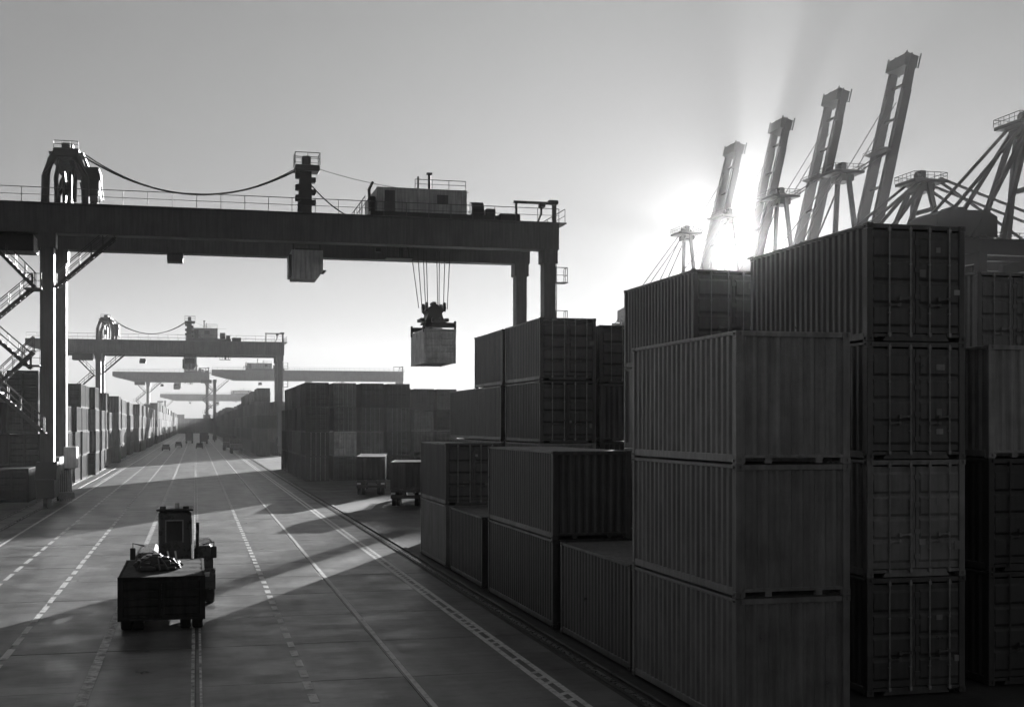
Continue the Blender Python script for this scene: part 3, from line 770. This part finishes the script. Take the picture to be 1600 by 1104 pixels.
quay_crane(292, True, 'nearest and tallest of the four raised quay crane booms')
quay_crane(327, True, 'second nearest raised quay crane boom, just right of the sun')
quay_crane(362, True, 'third raised quay crane boom, rising straight out of the sun glare')
quay_crane(397, True, 'farthest and shortest raised quay crane boom, left of the sun')
quay_crane(256, False, 'quay crane with lowered boom, mast head standing right of the raised booms', apex=62.5, hg=40.0)
quay_crane(219, False, 'quay crane with lowered boom running out of the right frame edge', apex=67.0, hg=38.5)

# ------------------------------------------------------------------ vehicles
def wheel(par, x, y, r=.5, wd=.3, z=None):
    z = r if z is None else z
    me = cm(('tyre', r, wd), lambda: MB().lathe_x([(-wd/2,r*.55),(-wd/2,r*.92),(-wd*.36,r),(wd*.36,r),(wd/2,r*.92),(wd/2,r*.55)], 0, 0, 0, 22))
    ty = obj('wheel', me, 'rubber', par, (x, y, z))
    rm = cm(('rim', r, wd), lambda: MB().lathe_x([(-wd*.51,r*.12),(-wd*.51,r*.3),(-wd*.40,r*.5),(-wd*.52,r*.56),(wd*.52,r*.56),(wd*.40,r*.5),(wd*.51,r*.3),(wd*.51,r*.12)], 0, 0, 0, 16))
    obj('rim', rm, 'rim', ty); return ty
TY = 38.2
# trailer under the half-height box
t = thing('yard_trailer', 'low yard trailer under the half-height container, towed in the lane', 'trailer', (-.95, TY, 0))
g = MB()
for x in (-.5, .5): g.cbox(x-.07, x+.07, .25, 5.4, .62, .9, .02)
for y in (.3, 1.4, 2.6, 3.8, 5.0): g.box(-1.1, 1.1, y-.06, y+.06, .72, .88)
obj('chassis', g, 'dark_steel', t)
g = MB(); g.box(-1.15, 1.15, .02, .12, .45, .62); g.box(-1.0, -.9, .05, .14, .6, .9); g.box(.9, 1.0, .05, .14, .6, .9); obj('rear_bumper', g, 'dark_steel', t)
for x in (-.98, .98): obj('tail_light', MB().cbox(x-.12, x+.12, -.01, .04, .50, .60, .01), 'lamp_glass', t)
for y in (.45, 1.5):
    for x in (-1.0, -.66, .66, 1.0): wheel(t, x, y, .46, .3)
obj('axle', MB().tube([(-.9,.45,.46),(.9,.45,.46)], .07, 8), 'dark_steel', t); obj('axle', MB().tube([(-.9,1.5,.46),(.9,1.5,.46)], .07, 8), 'dark_steel', t)
obj('drawbar', MB().beam((0, 5.3, .7), (0, 6.2, .75), .25, .2), 'dark_steel', t)
hb_ = container(-2.17, TY-.25, 0, 4.9, 'doors', .04, 'low dark half-height container on the trailer in the lane', 0, None, Z=.34, h=1.26, name='half_height_container')
# lashing gear heaped on its roof
g = MB(); r2 = random.Random(3)
for k in range(46):
    a = r2.uniform(0, 6.28); q = r2.uniform(0, 1)**.6
    x, y = .62*q*math.cos(a), .95*q*math.sin(a); z = .30*(1-q**1.6)
    g.cbox(x-.13-r2.random()*.1, x+.13, y-.16, y+.12+r2.random()*.14, max(0, z-.16), z+.06+r2.random()*.09, .03)
for k in range(9):
    a = r2.uniform(0, 6.28); g.tube([(.2*math.cos(a), .3*math.sin(a), .34), (.55*math.cos(a), .8*math.sin(a), .2+.1*r2.random()), (.8*math.cos(a), 1.1*math.sin(a), .03)], .03, 5)
hp = obj('lashing_gear_heap', g, 'dark_steel', None, (-1.15, TY+2.1, 1.60)); tag(hp, 'dark heap of lashing gear lying on the half-height container', 'lashing gear')
# terminal tractor ahead of it
t = thing('yard_tractor', 'dark yard tractor with tall narrow cab towing the half-height container', 'tractor', (-.72, TY+5.2, 0))
obj('chassis', MB().cbox(-.45, .45, .2, 4.6, .55, .9, .04), 'dark_steel', t)
cb = obj('cab', MB().cbox(-.50, .58, 1.0, 2.55, 1.0, 3.05, .07), 'vehicle_paint', t)
obj('rear_window', MB().box(-.24, .28, .985, 1.0, 2.05, 2.72), 'glass', cb); obj('window_frame', MB().box(-.28,-.24,.97,1.0,2.0,2.76).box(.28,.32,.97,1.0,2.0,2.76).box(-.24,.28,.97,1.0,2.72,2.76), 'galvanised', cb)
obj('side_window', MB().box(.58,.595,1.25,2.2,1.9,2.75), 'glass', cb); obj('windscreen', MB().box(-.37,.43,2.55,2.565,1.8,2.8), 'glass', cb)
g = MB(); g.cbox(-.57, .65, .95, 2.6, 3.05, 3.13, .03); g.cbox(-.45,-.25,1.0,1.1,3.11,3.22,.02); g.cbox(.3,.5,1.0,1.1,3.11,3.22,.02); obj('roof_visor', g, 'dark_steel', cb)
obj('beacon', MB().tube([(.1,1.5,3.12),(.1,1.5,3.3)], .07, 10), 'lamp_glass', cb)
g = MB(); g.cbox(.66, 1.3, 1.1, 4.6, .95, 1.85, .12); obj('hood', g, 'vehicle_paint', t)
obj('hood', MB().cbox(-1.25, -.56, 1.1, 4.6, .95, 1.65, .12), 'vehicle_paint', t)
for s in (-1, 1):
    g = MB(); 
    pts = [(math.cos(q)*.62, math.sin(q)*.62) for q in [math.pi*k/8 for k in range(9)]]
    for (a, b) in zip(pts, pts[1:]): g.beam((s*1.05, .55+a[0], .52+a[1]), (s*1.05, .55+b[0], .52+b[1]), .62, .03, up=(0,0,1))
    obj('mudguard', g, 'vehicle_paint', t)
    for yy in (.55,): wheel(t, s*1.18, yy, .52, .30); wheel(t, s*.84, yy, .52, .30)
    wheel(t, s*1.1, 3.7, .52, .32)
    g = MB(); g.tube([(s*.95,1.0,1.9),(s*1.32,.95,2.0),(s*1.32,.95,1.6)], .025, 5); g.cbox(s*1.32-.09, s*1.32+.09, .9, .96, 1.45, 1.85, .02); obj('mirror', g, 'dark_steel', t)
    obj('tail_light', MB().cbox(s*1.0-.16, s*1.0+.16, -.12, -.05, .95, 1.08, .01), 'lamp_glass', t)
obj('exhaust_stack', MB().tube([(.78,1.2,1.0),(.78,1.2,2.5),(.78,1.1,2.62)], .06, 10), 'dark_steel', t)
obj('fifth_wheel', MB().cbox(-.5, .5, .2, 1.0, .9, 1.15, .05), 'dark_steel', t)
obj('air_hose', MB().tube([(-.2,.98,1.7),(-.1,.5,1.35),(0,.0,1.5),(.02,-.4,1.62)], .03, 6).tube([(.05,.98,1.7),(.12,.55,1.3),(.1,.0,1.45),(.08,-.4,1.62)], .03, 6), 'panel_white', t)

# loaded trailers parked in the gap on the right
def yard_load(X, Y, rz, lab_t, lab_c, c):
    t = thing('yard_trailer', lab_t, 'trailer', (X, Y, 0), rz, 'trailers parked in the gap')
    g = MB()
    for x in (-.5, .5): g.cbox(x-.08, x+.08, 0, 12.2, .95, 1.25, .02)
    for k in range(7): g.box(-1.2, 1.2, .2+k*1.9, .36+k*1.9, 1.05, 1.22)
    obj('chassis', g, 'dark_steel', t)
    obj('rear_bumper', MB().box(-1.2, 1.2, -.05, .05, .6, .85), 'dark_steel', t)
    for x in (-1.0, 1.0): obj('tail_light', MB().cbox(x-.15,x+.15,-.1,-.05,.9,1.05,.01), 'lamp_glass', t)
    for y in (1.0, 2.3, 10.2):
        for x in (-1.0, -.66, .66, 1.0): wheel(t, x, y, .5, .3)
    q = Vector((-W/2, 0, 0)); ca, sa = math.cos(rz), math.sin(rz)
    container(X+q.x*ca, Y+q.x*sa, 0, T20 if c > .0305 else T40, 'plain', c, lab_c, 1, None, Z=1.26, rz=rz, h=2.0, name='loaded_container')
yard_load(14.4, 107.5, R(-9), 'wheeled trailer farther back in the gap before the middle block', 'dark low box riding the farther trailer in the gap', .03)
yard_load(14.9, 91.5, R(-12), 'wheeled trailer nearer, half hidden by the right-hand containers', 'dark low box riding the nearer trailer in the gap', .031)
# traffic far down the lanes
def truck(X, Y, label, c=.05, box=True, s=1.0):
    t = thing('far_truck', label, 'truck', (X, Y, 0), 0, 'traffic far down the lanes'); t.scale = (s, s, s)
    obj('cab', MB().prism([(7.0,.6),(9.0,.6),(9.1,1.6),(8.8,3.0),(7.0,3.1)], 'x', -1.2, 1.2), 'vehicle_paint', t)
    obj('chassis', MB().box(-.5, .5, 0, 8.8, .7, 1.1), 'dark_steel', t)
    obj('cargo_box', MB().cbox(-1.22, 1.22, 0, 6.6, 1.15, 3.7 if box else 1.9, .04), 'container_paint', t, c=c)
    for y in (1, 2.2, 8.0):
        for x in (-.95, .95): wheel(t, x, y, .5, .5)
truck(-2.0, 420, 'left one of two trucks far down the lanes', .04)
truck(2.4, 405, 'right one of two trucks far down the lanes', .05)
truck(8.2, 268, 'flat truck standing by the far right-hand wall', .12, False)
truck(7.4, 300, 'flat truck farther along the far right-hand wall', .06, False)
def car(X, Y, label, c):
    t = thing('far_car', label, 'car', (X, Y, 0), 0, 'cars far down the lanes')
    obj('body', MB().prism([(0,.35),(4.2,.35),(4.3,.75),(3.2,.9),(.1,.95)], 'x', -.85, .85), 'container_paint', t, c=c)
    obj('cabin', MB().prism([(.3,.95),(3.1,.9),(2.4,1.45),(.8,1.45)], 'x', -.75, .75), 'glass', t)
    for y in (.8, 3.4):
        for x in (-.8, .8): wheel(t, x, y, .32, .2)
car(-6.6, 300, 'dark car at the left of the lanes, beyond the crane shadow', .04)
car(.9, 322, 'small dark car in the middle of the far lanes', .04)
car(-4.4, 345, 'farther small dark car left of the middle of the far lanes', .04)

# ------------------------------------------------------------------ haze: one box of thin bright air round everything
hz = MB().box(-1600, 1600, -1500, 1700, -1.2, 106).mesh('haze')
m = bpy.data.materials.new('haze'); m.use_nodes = True; n = m.node_tree.nodes; n.clear()
mo = n.new('ShaderNodeOutputMaterial'); ad = n.new('ShaderNodeAddShader')
for k, (dn, an) in enumerate(HAZE):                 # fine mist and coarser droplets that scatter forward
    pv = n.new('ShaderNodeVolumePrincipled'); pv.inputs['Color'].default_value = (.95, .95, .95, 1)
    pv.inputs['Density'].default_value = dn; pv.inputs['Anisotropy'].default_value = an
    m.node_tree.links.new(pv.outputs[0], ad.inputs[k])
m.node_tree.links.new(ad.outputs[0], mo.inputs['Volume']); MATS['haze'] = m
o = stuff(obj('haze', hz, 'haze')); tag(o, 'thin bright haze over the container yard', 'haze')
